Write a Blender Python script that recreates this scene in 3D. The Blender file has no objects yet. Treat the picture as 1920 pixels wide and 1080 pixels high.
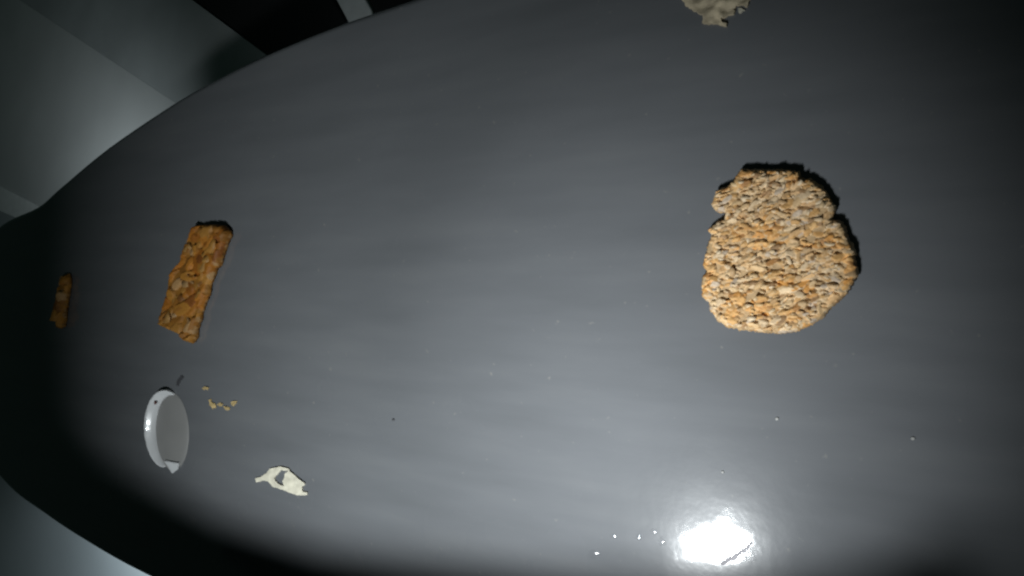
import bpy, bmesh, math, random
from mathutils import Vector, Matrix, noise
from mathutils.geometry import delaunay_2d_cdt
import numpy as np

# ------------------------------------------------------------------ camera, world, light, exposure
scene = bpy.context.scene
C = scene.collection
rad = math.radians

cam_data = bpy.data.cameras.new('camera')
cam = bpy.data.objects.new('camera', cam_data)
C.objects.link(cam)
cam.location = (0, 0, 0.40)
cam.rotation_euler = (0, rad(30), 0)          # looks down and towards the far end of the table (-x)
cam_data.sensor_width = 36
cam_data.angle = rad(75)
cam_data.clip_start = 0.01
cam_data.clip_end = 50
scene.camera = cam

world = bpy.data.worlds.new('World')
scene.world = world
world.use_nodes = True
bg = world.node_tree.nodes['Background']
bg.inputs[0].default_value = (0.55, 1.0, 0.85, 1)
bg.inputs[1].default_value = 0.012

def area(name, loc, target, sx, sy, power, spread, color, roll=0):
    l = bpy.data.lights.new(name, 'AREA')
    l.shape = 'RECTANGLE'; l.size = sx; l.size_y = sy
    l.energy = power; l.spread = rad(spread); l.color = color
    o = bpy.data.objects.new(name, l)
    C.objects.link(o)
    o.location = loc
    d = Vector(target) - Vector(loc)
    o.rotation_euler = (d.to_track_quat('-Z', 'Y').to_matrix() @ Matrix.Rotation(rad(roll), 3, 'Z')).to_euler()
    return o

LAMP = Vector((-0.2146, -0.3548, 0.5222))       # lamp placed from its reflection in the table
FILL_LAMP = Vector((-0.2480, -0.4099, 0.6654))  # added second source, carries light to the left; its reflection overlaps the first
area('lamp_and_fill_light', LAMP, (-0.138, -0.090, 0), 0.072, 0.040, 0.29, 38.3, (0.94, 0.98, 1.0), 27)
area('lamp_and_fill_light', FILL_LAMP, (-0.338, -0.152, 0), 0.085, 0.046, 1.13, 63.3, (0.925, 0.985, 1.0), 27)
# added fill lights, hidden under the table, to brighten the floor and boards beyond
area('floor_fill_light', (-0.90, -0.20, -0.04), (-1.08, -0.44, -0.3), 0.06, 0.06, 1.5, 88, (0.82, 0.95, 1.0))
area('floor_fill_light', (-0.56, 0.19, -0.045), (-0.645, 0.40, -0.28), 0.05, 0.05, 0.014, 80, (0.9, 0.97, 1.0))
area('floor_fill_light', (-1.0, 0.05, -0.03), (-1.27, 0.25, -0.3), 0.10, 0.10, 0.24, 94, (0.88, 0.97, 1.0))

scene.view_settings.view_transform = 'Standard'
scene.view_settings.look = 'None'
scene.view_settings.exposure = 0
scene.view_settings.gamma = 1
scene.render.engine = 'CYCLES'
scene.cycles.use_denoising = True
scene.cycles.filter_width = 2.3
scene.cycles.max_bounces = 8

# ------------------------------------------------------------------ measured outlines (metres, on the table)
CRACKER = [(-0.0775, 0.0679), (-0.0705, 0.0672), (-0.0642, 0.0661), (-0.0575, 0.0661), (-0.0519, 0.065), (-0.0469, 0.0635), (-0.0459, 0.0602), (-0.0415, 0.0593), (-0.0361, 0.0551), (-0.0328, 0.0512), (-0.0313, 0.0479), (-0.0285, 0.0441), (-0.0294, 0.04), (-0.0309, 0.0369), (-0.0266, 0.0356), (-0.0243, 0.0324), (-0.0233, 0.0277), (-0.021, 0.0234), (-0.0192, 0.0192), (-0.0196, 0.0151), (-0.0183, 0.0099), (-0.0183, 0.0068), (-0.0206, 0.0027), (-0.0233, -0.0025), (-0.0276, -0.0072), (-0.0313, -0.0109), (-0.0352, -0.0158), (-0.041, -0.0201), (-0.0469, -0.023), (-0.056, -0.0249), (-0.0663, -0.0247), (-0.0748, -0.0239), (-0.0846, -0.0225), (-0.0901, -0.0187), (-0.0946, -0.0131), (-0.0952, -0.0085), (-0.0992, -0.0051), (-0.0997, 0.0007), (-0.0992, 0.0065), (-0.0963, 0.0099), (-0.0986, 0.0134), (-0.0975, 0.0191), (-0.0952, 0.027), (-0.0935, 0.0304), (-0.0958, 0.0339), (-0.0901, 0.0383), (-0.0862, 0.0393), (-0.0857, 0.0436), (-0.0913, 0.0446), (-0.0941, 0.0487), (-0.0918, 0.0532), (-0.0913, 0.0565), (-0.0846, 0.0583), (-0.0819, 0.0609), (-0.0802, 0.0636)]
BAR = [(-0.5719, 0.0592), (-0.562, 0.0594), (-0.5322, 0.0573), (-0.5239, 0.0515), (-0.5235, 0.0482), (-0.5291, 0.041), (-0.5338, 0.0318), (-0.538, 0.0211), (-0.5437, 0.0185), (-0.5479, 0.0104), (-0.5529, 0.0022), (-0.5544, -0.006), (-0.5598, -0.0143), (-0.5652, -0.0227), (-0.5674, -0.031), (-0.5719, -0.038), (-0.573, -0.0471), (-0.5779, -0.0522), (-0.5887, -0.0498), (-0.5944, -0.0444), (-0.6142, -0.0401), (-0.6262, -0.0375), (-0.6286, -0.0325), (-0.625, -0.0237), (-0.619, -0.015), (-0.613, -0.0034), (-0.6119, 0.008), (-0.6072, 0.0151), (-0.5944, 0.0249), (-0.5887, 0.036), (-0.5819, 0.047), (-0.5774, 0.0538)]
STICK = [(-0.8106, 0.0142), (-0.7997, 0.0158), (-0.7966, 0.0092), (-0.7994, -0.0039), (-0.805, -0.0237), (-0.81, -0.0445), (-0.8201, -0.0448), (-0.8227, -0.0373), (-0.8179, -0.0173), (-0.8131, 0.0027)]
PEEL = [(-0.4934, -0.1688), (-0.4856, -0.1664), (-0.4789, -0.1622), (-0.4742, -0.1577), (-0.4611, -0.154), (-0.451, -0.1545), (-0.4483, -0.1567), (-0.4393, -0.1611), (-0.4314, -0.1644), (-0.4323, -0.1664), (-0.4349, -0.1674), (-0.434, -0.1716), (-0.4288, -0.1715), (-0.4288, -0.1739), (-0.4393, -0.1756), (-0.4501, -0.1747), (-0.4574, -0.1739), (-0.4704, -0.1727), (-0.4761, -0.169), (-0.4818, -0.1691), (-0.4914, -0.1722)]
PEEL_HOLE = [(-0.4685, -0.1646), (-0.4602, -0.1571), (-0.451, -0.1564), (-0.4556, -0.1596), (-0.4565, -0.1636), (-0.4583, -0.1664), (-0.4556, -0.1705), (-0.4639, -0.1691), (-0.4676, -0.1671)]
PATCH = [(-0.1137, 0.1952), (-0.1157, 0.1846), (-0.1122, 0.1737), (-0.1097, 0.1692), (-0.1037, 0.1644), (-0.1002, 0.1617), (-0.0992, 0.1586), (-0.1002, 0.1565), (-0.0963, 0.1555), (-0.09, 0.1538), (-0.0862, 0.1523), (-0.0858, 0.1534), (-0.0891, 0.1551), (-0.0888, 0.157), (-0.0862, 0.1579), (-0.082, 0.1585), (-0.0811, 0.1602), (-0.0825, 0.1615), (-0.0792, 0.1632), (-0.0741, 0.1612), (-0.0732, 0.1653), (-0.0695, 0.1731), (-0.0727, 0.1843), (-0.0929, 0.1951)]
PATCH_BIT = [(-0.0797, 0.1614), (-0.0778, 0.1613), (-0.0757, 0.1596), (-0.0769, 0.1594), (-0.078, 0.1584), (-0.0792, 0.1587)]
CRUMBS = [[(-0.5681, -0.0941), (-0.5642, -0.0924), (-0.5589, -0.0934), (-0.5604, -0.0952), (-0.5659, -0.0957)], [(-0.5589, -0.1042), (-0.5554, -0.1035), (-0.5537, -0.1068), (-0.549, -0.1078), (-0.5475, -0.1107), (-0.5524, -0.1125), (-0.5563, -0.1098)], [(-0.5464, -0.1076), (-0.5418, -0.1061), (-0.538, -0.1068), (-0.5401, -0.1089), (-0.5447, -0.1091)], [(-0.5375, -0.1093), (-0.5346, -0.1087), (-0.5321, -0.1093), (-0.5284, -0.1095), (-0.5292, -0.1115), (-0.5334, -0.1119)], [(-0.5265, -0.1038), (-0.5183, -0.1025), (-0.5193, -0.1046), (-0.523, -0.1072), (-0.5263, -0.1069)]]
TABLE_FAR = [(-0.3249, 0.2196), (-0.4029, 0.2154), (-0.4833, 0.2068), (-0.5529, 0.1952), (-0.6138, 0.1828), (-0.7299, 0.1507), (-0.8272, 0.1154), (-0.8785, 0.0961), (-0.9657, 0.0795)]
TABLE_NEAR = [(-0.9453, -0.2455), (-0.8626, -0.2642), (-0.7824, -0.2783), (-0.6625, -0.2925)]
SHADE_EDGE = [(-1.1155, -0.1445), (-0.9657, -0.1558), (-0.7299, -0.1888), (-0.5529, -0.2131), (-0.415, -0.2152), (-0.3046, -0.2041), (-0.2142, -0.1965), (-0.1388, -0.1841), (-0.075, -0.1712), (-0.0203, -0.1568), (0.0159, -0.1385), (0.0527, -0.1113)]
DROPS = [(-0.1704, -0.1718, 0.003), (-0.1565, -0.1578, 0.0016), (-0.1402, -0.1555, 0.002), (-0.1299, -0.1499, 0.002), (-0.1249, -0.1552, 0.0026), (-0.0736, -0.1531, 0.004)]
SPECKS = [(-0.0586, -0.0736, 0.001), (0.007, -0.0773, 0.001), (-0.0885, -0.1077, 0.0008)]
SMEAR = [(-0.09, -0.1621), (-0.0864, -0.1576), (-0.0828, -0.1556), (-0.0792, -0.1518), (-0.0768, -0.1507), (-0.0733, -0.146), (-0.0718, -0.1461), (-0.0741, -0.1502), (-0.078, -0.154), (-0.081, -0.1577), (-0.0852, -0.1595), (-0.0876, -0.1622)]
DARK_MARK = [(-0.6087, -0.0947), (-0.6071, -0.0894), (-0.6003, -0.0842), (-0.5962, -0.086), (-0.602, -0.0906), (-0.6054, -0.0955)]
PIT = (-0.3364, -0.1016)

# ------------------------------------------------------------------ helpers
def tag(o, label=None, cat=None, group=None, kind=None):
    if label: o['label'] = label
    if cat: o['category'] = cat
    if group: o['group'] = group
    if kind: o['kind'] = kind
    return o

def obj(name, me, mat=None, parent=None, loc=None):
    o = bpy.data.objects.new(name, me)
    C.objects.link(o)
    if mat and not me.materials: me.materials.append(mat)
    if parent: o.parent = parent
    if loc is not None: o.location = loc
    return o

def empty(name, loc=(0, 0, 0)):
    o = bpy.data.objects.new(name, None)
    o.empty_display_size = 0.02
    C.objects.link(o); o.location = loc
    return o

def mesh_from(name, v, f, smooth=True):
    me = bpy.data.meshes.new(name)
    me.from_pydata([tuple(p) for p in v], [], f)
    me.update()
    if smooth: me.polygons.foreach_set('use_smooth', [True] * len(me.polygons))
    return me

def mat_nodes(name):
    m = bpy.data.materials.new(name); m.use_nodes = True
    nt = m.node_tree
    return m, nt, nt.nodes['Principled BSDF']

def node(nt, typ, **kw):
    n = nt.nodes.new(typ)
    for k, v in kw.items():
        if k.startswith('i_'):
            n.inputs[k[2:].replace('_', ' ')].default_value = v
        else: setattr(n, k, v)
    return n

def ramp(nt, fac, stops):
    r = nt.nodes.new('ShaderNodeValToRGB')
    el = r.color_ramp.elements
    while len(el) < len(stops): el.new(0.5)
    for e, (p, c) in zip(el, stops):
        e.position = p; e.color = tuple(c) + (1,) if len(c) == 3 else c
    nt.links.new(fac, r.inputs[0])
    return r.outputs[0]

def bump(nt, bsdf, height, strength, dist):
    b = nt.nodes.new('ShaderNodeBump')
    b.inputs['Strength'].default_value = strength
    b.inputs['Distance'].default_value = dist
    nt.links.new(height, b.inputs['Height'])
    nt.links.new(b.outputs[0], bsdf.inputs['Normal'])
    return b

def smooth_closed(pts, per=6):
    """Catmull-Rom through a closed ring"""
    n = len(pts); out = []
    for i in range(n):
        p0, p1, p2, p3 = (Vector(pts[(i + k - 1) % n][:2]) for k in range(4))
        for j in range(per):
            t = j / per
            out.append(0.5 * ((2 * p1) + (p2 - p0) * t + (2 * p0 - 5 * p1 + 4 * p2 - p3) * t * t + (3 * p1 - p0 - 3 * p2 + p3) * t ** 3))
    return out

# ------------------------------------------------------------------ materials
def mat_table():
    m, nt, b = mat_nodes('grey_lacquer')
    tc = node(nt, 'ShaderNodeTexCoord')
    n1 = node(nt, 'ShaderNodeTexNoise', i_Scale=5.0, i_Detail=4.0)
    mp = node(nt, 'ShaderNodeMapping'); mp.inputs['Scale'].default_value = (1.5, 9, 1); mp.inputs['Rotation'].default_value = (0, 0, rad(6))
    nt.links.new(tc.outputs['Object'], mp.inputs[0]); nt.links.new(mp.outputs[0], n1.inputs['Vector'])
    col = ramp(nt, n1.outputs[0], [(0.28, (0.104, 0.109, 0.116)), (0.5, (0.114, 0.119, 0.127)), (0.72, (0.125, 0.130, 0.137))])
    # fine pale dust specks and faint stains
    n2 = node(nt, 'ShaderNodeTexNoise', i_Scale=160.0, i_Detail=2.0)
    nt.links.new(tc.outputs['Object'], n2.inputs['Vector'])
    mask = ramp(nt, n2.outputs[0], [(0.70, (0, 0, 0)), (0.80, (1, 1, 1))])
    mx = node(nt, 'ShaderNodeMix', data_type='RGBA')
    nt.links.new(mask, mx.inputs['Factor']); nt.links.new(col, mx.inputs[6]); mx.inputs[7].default_value = (0.165, 0.165, 0.16, 1)
    nt.links.new(mx.outputs[2], b.inputs['Base Color'])
    n3 = node(nt, 'ShaderNodeTexNoise', i_Scale=14.0, i_Detail=5.0)
    nt.links.new(tc.outputs['Object'], n3.inputs['Vector'])
    rr = ramp(nt, n3.outputs[0], [(0.3, (0.20,) * 3), (0.7, (0.30,) * 3)])
    nt.links.new(rr, b.inputs['Roughness'])
    b.inputs['Specular IOR Level'].default_value = 0.05
    b.inputs['Coat Weight'].default_value = 1.0
    b.inputs['Coat IOR'].default_value = 1.5
    b.inputs['Coat Roughness'].default_value = 0.055
    n4 = node(nt, 'ShaderNodeTexNoise', i_Scale=55.0, i_Detail=3.0)
    nt.links.new(tc.outputs['Object'], n4.inputs['Vector'])
    bm_ = bump(nt, b, n4.outputs[0], 0.055, 0.002)
    nt.links.new(bm_.outputs[0], b.inputs['Coat Normal'])
    return m

def mat_plain(name, col, rough=0.6, var=0.12, scale=12, coat=0, bumpd=0.0):
    m, nt, b = mat_nodes(name)
    tc = node(nt, 'ShaderNodeTexCoord')
    n1 = node(nt, 'ShaderNodeTexNoise', i_Scale=float(scale), i_Detail=5.0)
    nt.links.new(tc.outputs['Object'], n1.inputs['Vector'])
    c = ramp(nt, n1.outputs[0], [(0.3, [x * (1 - var) for x in col]), (0.7, [min(1, x * (1 + var)) for x in col])])
    nt.links.new(c, b.inputs['Base Color'])
    b.inputs['Roughness'].default_value = rough
    b.inputs['Coat Weight'].default_value = coat
    b.inputs['Coat Roughness'].default_value = 0.06
    if bumpd: bump(nt, b, n1.outputs[0], 0.5, bumpd)
    return m

def mat_baked(name, spec=0.25):
    """baked grain: colour of each flake is stored on the mesh, fine grain on top"""
    m, nt, b = mat_nodes(name)
    at = node(nt, 'ShaderNodeAttribute', attribute_name='grain')
    tc = node(nt, 'ShaderNodeTexCoord')
    n1 = node(nt, 'ShaderNodeTexNoise', i_Scale=600.0, i_Detail=3.0)
    nt.links.new(tc.outputs['Object'], n1.inputs['Vector'])
    g = ramp(nt, n1.outputs[0], [(0.3, (0.75, 0.72, 0.68)), (0.7, (1.15, 1.15, 1.15))])
    mx = node(nt, 'ShaderNodeMix', data_type='RGBA', blend_type='MULTIPLY')
    mx.inputs['Factor'].default_value = 0.8
    nt.links.new(at.outputs['Color'], mx.inputs[6]); nt.links.new(g, mx.inputs[7])
    nt.links.new(mx.outputs[2], b.inputs['Base Color'])
    b.inputs['Roughness'].default_value = 0.6
    b.inputs['Specular IOR Level'].default_value = spec
    bump(nt, b, n1.outputs[0], 0.5, 0.0006)
    return m

def mat_flake(name, stops):
    m, nt, b = mat_nodes(name)
    oi = node(nt, 'ShaderNodeObjectInfo')
    tc = node(nt, 'ShaderNodeTexCoord')
    n1 = node(nt, 'ShaderNodeTexNoise', i_Scale=500.0, i_Detail=3.0)
    nt.links.new(tc.outputs['Object'], n1.inputs['Vector'])
    c = ramp(nt, oi.outputs['Random'], stops)
    g = ramp(nt, n1.outputs[0], [(0.3, (0.75, 0.72, 0.68)), (0.7, (1.1, 1.1, 1.1))])
    mx = node(nt, 'ShaderNodeMix', data_type='RGBA', blend_type='MULTIPLY')
    mx.inputs['Factor'].default_value = 0.8
    nt.links.new(c, mx.inputs[6]); nt.links.new(g, mx.inputs[7])
    nt.links.new(mx.outputs[2], b.inputs['Base Color'])
    b.inputs['Roughness'].default_value = 0.55
    b.inputs['Specular IOR Level'].default_value = 0.3
    return m

M_table = mat_table()
M_floor = mat_plain('pale_floor', (0.40, 0.43, 0.45), 0.5, 0.06, 6)
M_pale = mat_plain('pale_board', (0.50, 0.52, 0.52), 0.55, 0.06, 8)
M_trim = mat_plain('white_trim', (0.78, 0.80, 0.80), 0.45, 0.06, 60)
M_dark = mat_plain('dark_board', (0.36, 0.385, 0.39), 0.6, 0.12, 8)
M_black = mat_plain('black_plastic', (0.006, 0.006, 0.007), 0.7, 0.2, 20)
M_blocker = mat_plain('blocker_black', (0.01, 0.01, 0.01), 0.8, 0.2, 20)
M_peel = mat_plain('cream_peel', (0.52, 0.49, 0.395), 0.7, 0.16, 140, 0, 0.0008)
M_patch = mat_plain('stuck_crumb', (0.50, 0.42, 0.29), 0.8, 0.35, 120, 0, 0.002)
M_crumb = mat_plain('toasted_crumb', (0.42, 0.31, 0.14), 0.7, 0.3, 300, 0, 0.001)
M_dust = mat_plain('pale_dust', (0.27, 0.27, 0.26), 0.7, 0.1, 300)
M_pit = mat_plain('dark_speck', (0.05, 0.05, 0.055), 0.5, 0.1, 300)
M_face = mat_plain('satin_grey_plastic', (0.205, 0.203, 0.198), 0.5, 0.06, 30)
M_rim = mat_plain('lit_rim_white', (0.60, 0.61, 0.62), 0.25, 0.06, 60, 0.6)  # white stands in for light on the disc's rim and lower facet

def mat_water():
    m, nt, b = mat_nodes('water')
    tr = node(nt, 'ShaderNodeBsdfTransparent'); tr.inputs[0].default_value = (0.99, 0.99, 0.99, 1)
    gl = node(nt, 'ShaderNodeBsdfGlossy'); gl.inputs['Roughness'].default_value = 0.05
    fr = node(nt, 'ShaderNodeFresnel', i_IOR=1.5)
    mx = node(nt, 'ShaderNodeMixShader')
    nt.links.new(fr.outputs[0], mx.inputs[0]); nt.links.new(tr.outputs[0], mx.inputs[1]); nt.links.new(gl.outputs[0], mx.inputs[2])
    nt.links.new(mx.outputs[0], nt.nodes['Material Output'].inputs[0])
    return m
M_water = mat_water()

# ------------------------------------------------------------------ the setting
def slab(name, ring, z_top, z_bot, r, mat, seg=5):
    """horizontal slab with a rounded upper and lower edge; ring counter-clockwise"""
    n = len(ring); P = [Vector(p[:2]) for p in ring]
    N = []
    for i in range(n):
        d = (P[(i + 1) % n] - P[i - 1]).normalized()
        N.append(Vector((d.y, -d.x)))
    prof = [(r * (1 - math.sin(a)), -r * (1 - math.cos(a))) for a in [math.pi / 2 * k / seg for k in range(seg + 1)]]
    rows = [(ins, z_top + dz) for ins, dz in prof] + [(ins, z_bot - dz) for ins, dz in reversed(prof)]
    v, f = [], []
    for ins, z in rows:
        for p, q in zip(P, N):
            v.append((p.x - q.x * ins, p.y - q.y * ins, z))
    for k in range(len(rows) - 1):
        for i in range(n):
            j = (i + 1) % n
            f.append((k * n + j, k * n + i, (k + 1) * n + i, (k + 1) * n + j))
    f.append(tuple(range(n))); f.append(tuple(reversed(range((len(rows) - 1) * n, len(rows) * n))))
    me = mesh_from(name, v, f, False)
    bm = bmesh.new(); bm.from_mesh(me); bmesh.ops.recalc_face_normals(bm, faces=bm.faces); bm.to_mesh(me); bm.free()
    for p in me.polygons: p.use_smooth = len(p.vertices) == 4
    return obj(name, me, mat)

far = [(0.75, 0.235), (0.45, 0.236), (0.1, 0.234), (-0.15, 0.228)] + TABLE_FAR[:-1]
end = [TABLE_FAR[-1], (-1.02, 0.045), (-1.055, -0.03), (-1.06, -0.12), (-1.02, -0.205)]
near = TABLE_NEAR + [(-0.45, -0.303), (-0.15, -0.310), (0.2, -0.312), (0.5, -0.312), (0.75, -0.310)]
ring = smooth_closed(far + end + near, 5)
tag(slab('table', ring, 0.0, -0.028, 0.006, M_table), kind='structure')

me = mesh_from('floor', [(-4, -3, -0.30), (3, -3, -0.30), (3, 3, -0.30), (-4, 3, -0.30)], [(0, 1, 2, 3)], False)
tag(obj('floor', me, M_floor), kind='structure')

def box_poly(name, pts, z0, z1, mat, bev=0.002):
    bm = bmesh.new()
    lo = [bm.verts.new((x, y, z0)) for x, y in pts]
    fc = bm.faces.new(lo)
    ex = bmesh.ops.extrude_face_region(bm, geom=[fc])
    for g in ex['geom']:
        if isinstance(g, bmesh.types.BMVert): g.co.z = z1
    bmesh.ops.recalc_face_normals(bm, faces=bm.faces)
    if bev: bmesh.ops.bevel(bm, geom=bm.edges[:], offset=bev, segments=2, affect='EDGES', profile=0.5)
    me = bpy.data.meshes.new(name); bm.to_mesh(me); bm.free()
    return obj(name, me, mat)

# boards lying beside the table, below its edge (top faces at -0.28)
tag(box_poly('pale_board', [(-1.80, 0.722), (-1.0435, 0.3107), (-0.70, 0.10), (-1.25, 0.085), (-1.4934, 0.1655), (-1.95, 0.315)], -0.2995, -0.28, M_pale, 0),
    'pale grey board below the table, upper left beyond its edge', 'board')
tag(box_poly('trim_strip', [(-1.95, 0.318), (-1.4934, 0.1685), (-1.25, 0.088), (-1.25, 0.045), (-1.5512, 0.1396), (-1.95, 0.245)], -0.299, -0.2765, M_trim),
    'narrow white trim strip beside the pale board at the far left', 'trim strip')
tag(box_poly('dark_board', [(-1.83, 0.68), (-1.0735, 0.27), (-0.72, 0.06), (-0.60, 0.20), (-0.8217, 0.3516), (-1.35, 0.711), (-1.62, 0.90)], -0.299, -0.2803, M_dark, 0),
    'dark grey board between the pale board and the black box', 'board')
tag(box_poly('black_box', [(-1.346, 0.713), (-0.8187, 0.3536), (-0.60, 0.205), (-0.55, 0.22), (-0.662, 0.375), (-0.70, 0.43), (-1.0, 0.80)], -0.295, -0.279, M_black),
    'black box below the table at the top edge, left of the post', 'box')
tag(box_poly('pale_post', [(-0.690, 0.430), (-0.6401, 0.350), (-0.600, 0.345), (-0.6067, 0.3709), (-0.645, 0.430)], -0.299, -0.275, M_trim),
    'short pale post between two black shapes above the table edge', 'post')
tag(box_poly('black_case', [(-0.638, 0.430), (-0.603, 0.3709), (-0.595, 0.30), (-0.2, 0.26), (-0.2, 0.45)], -0.295, -0.277, M_black),
    'black case right of the pale post above the table edge', 'case')

# added out-of-view plate: blocks the lamp light to darken the near table rim
def light_blocker():
    zc = 0.26
    edge = [Vector((x, y, 0)).lerp(FILL_LAMP if i < 6 else LAMP, zc / (FILL_LAMP if i < 6 else LAMP).z) for i, (x, y) in enumerate(SHADE_EDGE)]
    v, f = [], []
    n = len(edge)
    for th in (0.0, 0.004):
        for out in (0.0, 0.30):
            for p in edge:
                d = Vector((p.x - (-0.25), p.y - 0.25, 0)).normalized()
                v.append((p.x + d.x * out, p.y + d.y * out, p.z + th + out * 0.25))
    for i in range(n - 1):
        a = lambda t, o, i: (t * 2 + o) * n + i
        f += [(a(0,0,i), a(0,0,i+1), a(0,1,i+1), a(0,1,i)), (a(1,0,i+1), a(1,0,i), a(1,1,i), a(1,1,i+1)),
              (a(0,0,i+1), a(0,0,i), a(1,0,i), a(1,0,i+1)), (a(0,1,i), a(0,1,i+1), a(1,1,i+1), a(1,1,i))]
    for i in (0, n - 1):
        f.append((i, n + i, 3 * n + i, 2 * n + i))
    o = obj('added_light_blocker', mesh_from('added_light_blocker', v, f, False), M_blocker)
    tag(o, kind='structure')
light_blocker()

# ------------------------------------------------------------------ baked pieces
def poly_dist(P, ring):
    """distance of points to a closed ring and inside test (numpy)"""
    A = np.array(ring); B = np.roll(A, -1, 0)
    D = np.full(len(P), 1e9); inside = np.zeros(len(P), bool)
    for a, b in zip(A, B):
        ab = b - a; t = np.clip(((P - a) @ ab) / max(ab @ ab, 1e-12), 0, 1)
        q = a + t[:, None] * ab
        D = np.minimum(D, np.hypot(*(P - q).T))
        c = (a[1] > P[:, 1]) != (b[1] > P[:, 1])
        xs = (b[0] - a[0]) * (P[:, 1] - a[1]) / (b[1] - a[1] if b[1] != a[1] else 1e-12) + a[0]
        inside ^= c & (P[:, 0] < xs)
    return D, inside

def rough_ring(pts, step, amp, seed):
    rng = random.Random(seed); out = []
    n = len(pts)
    for i in range(n):
        a, b = Vector(pts[i]), Vector(pts[(i + 1) % n])
        L = (b - a).length; m = max(1, int(L / step)); nrm = Vector((-(b - a).y, (b - a).x)).normalized()
        for j in range(m):
            p = a.lerp(b, j / m)
            out.append(p + nrm * rng.uniform(-amp, amp))
    return out

def baked_mesh(name, outline, T, step, flake, seed, palette, tilt, base_z=0.0, edge_w=0.003, warp=0.0, ang0=0.25, under=0.9, pits=0.10):
    """a slab of pressed flakes: every grid point takes the highest of the tilted, overlapping flakes that cover it"""
    rng = np.random.default_rng(seed)
    ring = rough_ring(outline, step * 1.6, step * 0.45, seed)
    A = np.array([tuple(p) for p in ring])
    lo, hi = A.min(0), A.max(0)
    gx = np.arange(lo[0], hi[0], step); gy = np.arange(lo[1], hi[1], step)
    G = np.array([(x + (j % 2) * step / 2, y) for j, y in enumerate(gy) for x in gx])
    G += rng.uniform(-step * .22, step * .22, G.shape)
    D, ins = poly_dist(G, [tuple(p) for p in ring])
    G = G[ins & (D > step * .55)]
    P = np.vstack([A, G])
    D, _ = poly_dist(P, [tuple(p) for p in ring]); D[:len(A)] = 0
    # flakes
    area_ = (hi - lo).prod(); nf = int(area_ / (flake[0] * flake[1]) * 2.6)
    fc = rng.uniform(lo, hi, (nf, 2))
    sz = rng.choice([.5, .8, 1.15, 1.6], nf, p=[.3, .35, .25, .1]); fl = flake[0] * sz * rng.uniform(.7, 1.25, nf) / 2; fw = flake[1] * sz ** .7 * rng.uniform(.7, 1.2, nf) / 2
    fa = ang0 + rng.normal(0, .4, nf)
    fz = rng.uniform(-.5, .5, nf) * tilt * 1.6
    ft = rng.normal(0, 1, (nf, 2)) * tilt / np.array([flake[0], flake[1]]) * np.array([.9, .9])
    pal = np.array(palette); w = pal[:, 3] / pal[:, 3].sum()
    ci = rng.choice(len(pal), nf, p=w)
    # neighbouring flakes share toasted and pale patches
    patch = np.array([noise.noise(Vector((x * 55, y * 55, seed))) for x, y in fc])
    fcol = pal[ci, :3] * (1 + rng.normal(0, .10, (nf, 1))) * np.where(patch[:, None] > .12, np.array([[1.06, .88, .62]]), np.array([[1.0, 1.0, 1.0]]))
    Z = np.full(len(P), -tilt * 1.3); col = np.tile(pal[0, :3] * .75, (len(P), 1))
    for k in range(nf):
        d = P - fc[k]; m = np.abs(d).max(1) < fl[k] * 1.3
        idx = np.nonzero(m)[0]
        if not len(idx): continue
        d = d[idx]; c, s = math.cos(fa[k]), math.sin(fa[k])
        u = (d[:, 0] * c + d[:, 1] * s) / fl[k]; v = (-d[:, 0] * s + d[:, 1] * c) / fw[k]
        r = np.abs(u) ** 2.4 + np.abs(v) ** 2.4
        h = fz[k] + ft[k, 0] * u * fl[k] + ft[k, 1] * v * fw[k] - .35 * tilt * np.clip(r, 0, 1) ** 2
        ok = (r < 1) & (h > Z[idx])
        Z[idx[ok]] = h[ok]; col[idx[ok]] = fcol[k]
    # pits and short cracks between the flakes
    for k in range(int(nf * pits)):
        c0 = rng.uniform(lo, hi); a = ang0 + rng.normal(0, .5); L_, W_ = flake[0] * rng.uniform(.25, .6), flake[1] * rng.uniform(.15, .3)
        d = P - c0; idx = np.nonzero(np.abs(d).max(1) < L_)[0]
        if not len(idx): continue
        d = d[idx]; r = ((d[:, 0] * math.cos(a) + d[:, 1] * math.sin(a)) / L_) ** 2 + ((-d[:, 0] * math.sin(a) + d[:, 1] * math.cos(a)) / W_) ** 2
        q = np.clip(1 - r, 0, 1) ** .5
        Z[idx] -= tilt * 2.0 * q
    e = np.clip(D / edge_w, 0, 1); prof = np.sqrt(1 - (1 - e) ** 2)
    rise = np.array([noise.noise(Vector((x * 30, y * 30, seed + 3.3))) for x, y in P]) * warp
    top = base_z + T * (.55 + .45 * prof) + Z * (.35 + .65 * e) + rise
    nA = len(A)
    out = delaunay_2d_cdt([Vector(p) for p in P], [(i, (i + 1) % nA) for i in range(nA)], [], 1, 1e-7)
    vs, _, fs, ov = out[0], out[1], out[2], out[3]
    src = [o[0] if o else 0 for o in ov]
    V = [(v.x, v.y, top[s]) for v, s in zip(vs, src)]
    Cc = [tuple(np.clip(col[s], 0.01, .9)) for s in src]
    F = [tuple(f) for f in fs]
    first = {s: i for i, s in reversed(list(enumerate(src)))}
    loop = [first[i] for i in range(nA)]
    # crumbly side wall in three rows
    rows = [loop]
    cen = np.mean(A, 0)
    for kz, ins_ in ((.66, -.0006), (.33, .0002), (.0, under * .001)):
        row = []
        for i in range(nA):
            x, y, z = V[loop[i]]
            q = Vector((cen[0] - x, cen[1] - y)).normalized()
            s_ = ins_ + rng.normal(0, .0003)
            row.append(len(V)); V.append((x + q.x * s_, y + q.y * s_, base_z + (z - base_z) * kz if kz else base_z + 0.0002))
            Cc.append(tuple(np.clip(np.array(palette[rng.integers(len(palette))][:3]) * rng.uniform(.7, 1.05), .01, .9)))
        rows.append(row)
    for r0, r1 in zip(rows, rows[1:]):
        for i in range(nA):
            j = (i + 1) % nA
            F.append((r0[i], r1[i], r1[j], r0[j]))
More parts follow.
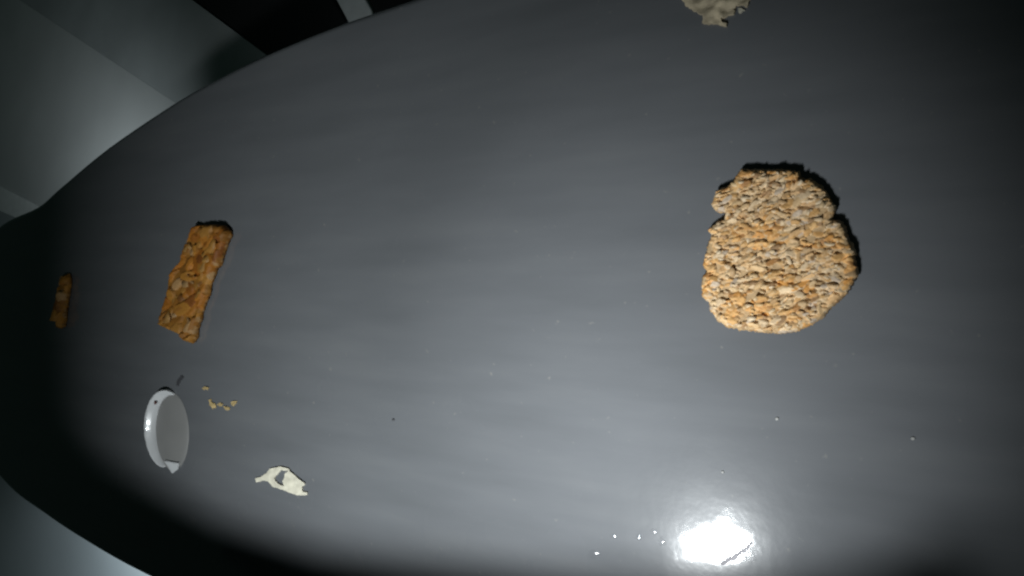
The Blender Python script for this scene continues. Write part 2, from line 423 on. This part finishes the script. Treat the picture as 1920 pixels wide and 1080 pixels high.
    F.append(tuple(reversed(rows[-1])))
    me = mesh_from(name, V, F, False)
    bm = bmesh.new(); bm.from_mesh(me); bmesh.ops.recalc_face_normals(bm, faces=bm.faces); bm.to_mesh(me); bm.free()
    at = me.color_attributes.new('grain', 'FLOAT_COLOR', 'POINT')
    buf = np.ones((len(V), 4), np.float32); buf[:, :3] = np.array(Cc)
    at.data.foreach_set('color', buf.ravel())
    me.polygons.foreach_set('use_smooth', [True] * len(me.polygons))
    samp = [(P[i][0], P[i][1], top[i], D[i]) for i in range(len(A), len(P))]
    return me, samp

def flake_meshes(n, L, W, seed):
    """curled, thick-edged oat flakes of a few kinds; each about 40 triangles"""
    rng = random.Random(seed); out = []
    for k in range(n):
        N = 9; v = []; f = []
        cu, cv = rng.uniform(-.5, .5), rng.uniform(.1, .5)
        rr = [rng.uniform(.75, 1.1) for _ in range(N)]
        for t in (1, -1):
            v.append((0, 0, t * W * .10))
            for i in range(N):
                a = 2 * math.pi * i / N
                x = math.cos(a) * L / 2 * rr[i]; y = math.sin(a) * W / 2 * rr[i]
                z = -cv * y * y / W - cu * x * x / L + t * W * .05
                v.append((x, y, z))
        o = N + 1
        for i in range(N):
            j = i % N + 1; m = (i + 1) % N + 1
            f += [(0, j, m), (o, o + m, o + j), (j, o + j, o + m, m)]
        out.append(mesh_from('flake', v, f, True))
    return out

def scatter_flakes(parent, samp, meshes, mat, count, seed, ang0, min_d, lift, tiltdeg):
    rng = random.Random(seed)
    for me in meshes:
        if not me.materials: me.materials.append(mat)
    cand = [s for s in samp if s[3] > min_d]
    for k in range(count):
        x, y, z, d = rng.choice(cand)
        o = bpy.data.objects.new('flake', meshes[rng.randrange(len(meshes))])
        C.objects.link(o); o.parent = parent
        o.location = (x, y, z + lift)
        o.rotation_euler = (rad(rng.gauss(0, tiltdeg)), rad(rng.gauss(0, tiltdeg)), ang0 + rng.gauss(0, .6))
        s = rng.choice((.5, .7, .9, 1.1, 1.4)) * rng.uniform(.85, 1.15); o.scale = (s, s, s)

TAN = [(0.56, 0.385, 0.205, 3), (0.60, 0.445, 0.275, 3), (0.55, 0.345, 0.165, 2.4), (0.52, 0.30, 0.115, 1.3), (0.47, 0.375, 0.28, 1.0), (0.32, 0.19, 0.09, 1.2)]
TOAST = [(0.32, 0.142, 0.022, 3), (0.35, 0.165, 0.033, 2.5), (0.24, 0.10, 0.016, 2), (0.34, 0.20, 0.085, .9), (0.15, 0.06, 0.012, 1.4)]
M_grain = mat_baked('oat_crispbread')
M_toast = mat_baked('toasted_crust')
M_flake = mat_flake('oat_flake', [(0.0, (0.64, 0.49, 0.31)), (0.3, (0.60, 0.42, 0.22)), (0.55, (0.56, 0.33, 0.13)), (0.8, (0.67, 0.54, 0.37)), (1.0, (0.42, 0.26, 0.12))])
M_flake2 = mat_flake('toasted_flake', [(0.0, (0.30, 0.14, 0.025)), (0.4, (0.32, 0.165, 0.04)), (0.75, (0.33, 0.21, 0.10)), (1.0, (0.20, 0.08, 0.015))])

root = empty('crispbread', (0, 0, 0))
tag(root, 'large round tan oat crispbread with a broken, notched top', 'crispbread')
me, samp = baked_mesh('body', CRACKER, 0.0085, 0.00050, (0.0056, 0.0026), 11, TAN, 0.0010, edge_w=0.004, warp=0.0010)
obj('body', me, M_grain, root)
scatter_flakes(root, samp, flake_meshes(8, 0.0045, 0.0024, 5), M_flake, 200, 21, 0.25, 0.002, 0.0000, 14)

root = empty('crust_bar', (0, 0, 0))
tag(root, 'oblong golden brown crust piece with a pointed lower end', 'crust')
me, samp = baked_mesh('body', BAR, 0.009, 0.0009, (0.018, 0.010), 7, TOAST, 0.0017, edge_w=0.004, warp=0.0012, ang0=0.6)
obj('body', me, M_toast, root)
scatter_flakes(root, samp, flake_meshes(5, 0.012, 0.008, 8), M_flake2, 22, 4, 0.5, 0.005, -0.0005, 8)

STICK_TOAST = [tuple(min(1, 1.5 * c) for c in t[:3]) + (t[3],) for t in TOAST]
root = empty('crust_stick', (0, 0, 0))
tag(root, 'small narrow brown crust stick alone at the far left', 'crust')
me, samp = baked_mesh('body', STICK, 0.009, 0.0011, (0.014, 0.009), 9, STICK_TOAST, 0.0024, edge_w=0.006, warp=0.002, ang0=1.2)
obj('body', me, M_toast, root)

# ------------------------------------------------------------------ thin scraps stuck to the table
def thin_piece(name, outline, T, mat, seed, hole=None, step=0.0012, amp=0.0002, wave=0.0006):
    rings = [rough_ring(outline, step, amp, seed)]
    if hole: rings.append(rough_ring(hole, step, amp, seed + 1))
    P = [p for r in rings for p in r]; E = []; o = 0
    for r in rings:
        E += [(o + i, o + (i + 1) % len(r)) for i in range(len(r))]; o += len(r)
    A = np.array([tuple(p) for p in rings[0]]); lo, hi = A.min(0), A.max(0)
    rng = np.random.default_rng(seed)
    g = np.array([(x, y) for x in np.arange(lo[0], hi[0], step) for y in np.arange(lo[1], hi[1], step)])
    g += rng.uniform(-step * .25, step * .25, g.shape)
    D, ins = poly_dist(g, [tuple(p) for p in rings[0]]); keep = ins & (D > step * .5)
    if hole:
        D2, in2 = poly_dist(g, [tuple(p) for p in rings[1]]); keep &= (~in2) & (D2 > step * .5)
    P = P + [Vector(p) for p in g[keep]]
    vs, _, fs, *_ = delaunay_2d_cdt(P, E, [], 0, 1e-7)
    cen = np.array([tuple(sum((vs[i] for i in f), Vector((0, 0))) / len(f)) for f in fs])
    ok = poly_dist(cen, [tuple(p) for p in rings[0]])[1]
    if hole: ok &= ~poly_dist(cen, [tuple(p) for p in rings[1]])[1]
    fs = [f for f, k in zip(fs, ok) if k]
    bm = bmesh.new()
    bv = [bm.verts.new((v.x, v.y, 0.0003)) for v in vs]
    for f in fs:
        try: bm.faces.new([bv[i] for i in f])
        except ValueError: pass
    ex = bmesh.ops.extrude_face_region(bm, geom=bm.faces[:])
    for gm in ex['geom']:
        if isinstance(gm, bmesh.types.BMVert):
            gm.co.z = 0.0003 + T + wave * noise.noise(Vector((gm.co.x * 220, gm.co.y * 220, seed))) 
    bmesh.ops.delete(bm, geom=[v for v in bm.verts if not v.link_faces], context='VERTS')
    bmesh.ops.recalc_face_normals(bm, faces=bm.faces)
    me = bpy.data.meshes.new(name); bm.to_mesh(me); bm.free()
    return obj(name, me, mat)

tag(thin_piece('peel_scrap', PEEL, 0.0012, M_peel, 3, PEEL_HOLE), 'thin cream peel scrap with a dark gap in its middle', 'scrap')
tag(thin_piece('crumb_patch', PATCH, 0.0022, M_patch, 5, None, 0.0012, 0.0005, 0.0018), 'dim tan patch of dried crumbs cut by the top edge', 'crumb patch')
tag(thin_piece('crumb', PATCH_BIT, 0.001, M_peel, 6, None, 0.0008), 'tiny pale crumb just right of the dried crumb patch', 'crumb')
names = ['single pale crumb above the curved row of crumbs', 'bent golden crumb, leftmost of the curved crumb row', 'small golden crumb, second from left in the curved row',
         'golden crumb at the lowest point of the curved crumb row', 'pale crumb, rightmost of the curved crumb row']
for i, (pts, lb) in enumerate(zip(CRUMBS, names)):
    tag(thin_piece('crumb', pts, 0.0008, M_crumb, 30 + i, None, 0.0010, 0.0005, 0.0006), lb, 'crumb', 'crumbs beside the round disc')

def dome(name, loc, r, h, mat, seed=0, n=14, rows=5, sx=1.0, closed=True):
    v, f = [(0, 0, h)], []
    for k in range(1, rows + 1):
        a = k / rows
        for i in range(n):
            b = 2 * math.pi * i / n
            w = 1 + .10 * math.sin(2 * b + seed) + .05 * math.sin(3 * b + seed * 2)
            v.append((a * r * w * sx * math.cos(b), a * r * w * math.sin(b), h * (1 - a * a)))
    for i in range(n):
        j = (i + 1) % n
        f.append((0, 1 + i, 1 + j))
        for k in range(rows - 1):
            f.append((1 + k * n + i, 1 + (k + 1) * n + i, 1 + (k + 1) * n + j, 1 + k * n + j))
    if closed: f.append(tuple(reversed([1 + (rows - 1) * n + i for i in range(n)])))
    return obj(name, mesh_from(name, v, f), mat, None, (loc[0], loc[1], 0.0004))

dl = ['largest left water drop, far left of the bright reflection', 'tiny water drop, second from left near the bright reflection', 'water drop in the middle of the drop row',
      'upper water drop close to the bright reflection', 'water drop nearest the left side of the bright reflection', 'water drop on the right rim of the bright reflection']
for i, ((x, y, r), lb) in enumerate(zip(DROPS, dl)):
    tag(dome('water_drop', (x, y), r, r * .10, M_water, i, 20, 8, 1.0, False), lb, 'water drop', 'water drops near the bright reflection')
sl = ['pale speck straight below the round crispbread', 'pale speck at the right on bare grey table', 'pale speck halfway between the crispbread and the bright reflection']
for i, ((x, y, r), lb) in enumerate(zip(SPECKS, sl)):
    tag(dome('dust_speck', (x, y), r, r * .12, M_dust, i, 8, 3), lb, 'speck', 'dust specks on the table')
tag(dome('dark_speck', PIT, 0.0012, 0.0004, M_pit, 2, 10, 3), 'tiny dark speck alone on the left half of the table', 'speck')

M_smear = mat_plain('dried_smear', (0.30, 0.29, 0.31), 0.7, 0.25, 200)
tag(thin_piece('dried_smear', SMEAR, 0.0003, M_smear, 12, None, 0.0010, 0.0003, 0.0002), 'thin grey dried smear crossing the right end of the bright reflection', 'smear')

# ------------------------------------------------------------------ round disc with the raised bright rim
M_stain = mat_plain('reddish_stain', (0.10, 0.035, 0.03), 0.6, 0.3, 400)

def round_disc():
    root = empty('round_disc', (-0.6165, -0.1405, 0))
    tag(root, 'round grey disc with left rim and lower facet coloured as lit', 'disc')
    rx, ry = 0.0268, 0.0372
    N = 64
    # face: shallow dished plate
    v, f = [(0, 0, 0.0020)], []
    prof = [(.3, .0019), (.6, .0017), (.85, .0013), (.97, .0009), (1.0, .0006), (1.03, .0002)]
    for r, z in prof:
        for i in range(N):
            a = 2 * math.pi * i / N
            v.append((rx * r * math.cos(a), ry * r * math.sin(a), z))
    for i in range(N):
        j = (i + 1) % N
        f.append((0, 1 + i, 1 + j))
        for k in range(len(prof) - 1):
            f.append((1 + k * N + i, 1 + (k + 1) * N + i, 1 + (k + 1) * N + j, 1 + k * N + j))
    obj('face', mesh_from('face', v, f), M_face, root)
    # rim: crescent wall, highest at the left, running out at both ends; white paints its lit look
    v, f = [], []
    a0, a1 = rad(78), rad(252); n = 60
    sec = [(-.0040, .0008), (-.0036, .30), (-.0005, .58), (.0030, .88), (.0052, 1.0), (.0066, .90), (.0074, .5), (.0078, .0008)]
    for i in range(n + 1):
        t = i / n; a = a0 + (a1 - a0) * t
        s = math.sin(math.pi * t) ** .55
        hh = .0080 * s + .0014
        for off, k in sec:
            r = 1.0 + off / .037 * (.05 + .95 * s)
            z = k * hh if k > .01 else .0006
            z *= 1 + .05 * noise.noise(Vector((i * .6, off * 300, 2)))
            v.append((rx * r * math.cos(a), ry * r * math.sin(a), z))
    m = len(sec)
    for i in range(n):
        for k in range(m - 1):
            f.append((i * m + k, (i + 1) * m + k, (i + 1) * m + k + 1, i * m + k + 1))
    f.append(tuple(range(m))); f.append(tuple(reversed(range(n * m, n * m + m))))
    me = mesh_from('rim', v, f)
    bm = bmesh.new(); bm.from_mesh(me); bmesh.ops.recalc_face_normals(bm, faces=bm.faces); bm.to_mesh(me); bm.free()
    obj('rim', me, M_rim, root)
    # small wedge at the lower end, coloured white as a lit facet
    bm = bmesh.new()
    pts = [(-.0080, -.0290, .0036), (.0150, -.0285, .0036), (.0130, -.0350, .0028), (.0030, -.0410, .0018)]
    lo = [bm.verts.new((x, y, .0008)) for x, y, z in pts]; hi = [bm.verts.new(p) for p in pts]
    bm.faces.new(hi); bm.faces.new(list(reversed(lo)))
    for i in range(4):
        bm.faces.new((lo[i], lo[(i + 1) % 4], hi[(i + 1) % 4], hi[i]))
    bmesh.ops.recalc_face_normals(bm, faces=bm.faces)
    bmesh.ops.bevel(bm, geom=bm.edges[:], offset=.0006, segments=2, affect='EDGES')
    me = bpy.data.meshes.new('lit_facet'); bm.to_mesh(me); bm.free()
    obj('lit_facet', me, M_rim, root)
    st = dome('stain', (0, 0), 0.0022, 0.0006, M_stain, 1, 10, 3); st.parent = root; st.location = (-0.0170, 0.0275, 0.0062)
    st['label'] = 'small reddish brown stain on the rim'
round_disc()
tag(thin_piece('dark_mark', DARK_MARK, 0.0002, M_pit, 14, None, 0.0012, 0.0002, 0.0001), 'short dark curved mark just above the round disc', 'mark')

# put every thing's origin at its own base
for o in list(C.objects):
    if o.parent or o.get('kind') == 'structure' or o.location.length > 1e-6: continue
    if o.type == 'MESH':
        vs = [v.co for v in o.data.vertices]
        c = Vector((sum(v.x for v in vs) / len(vs), sum(v.y for v in vs) / len(vs), min(v.z for v in vs)))
        o.data.transform(Matrix.Translation(-c)); o.location = c
    elif o.type == 'EMPTY' and o.children:
        vs = [v.co for v in o.children[0].data.vertices]
        c = Vector((sum(v.x for v in vs) / len(vs), sum(v.y for v in vs) / len(vs), 0))
        o.location = c
        for ch in o.children: ch.location = ch.location - c
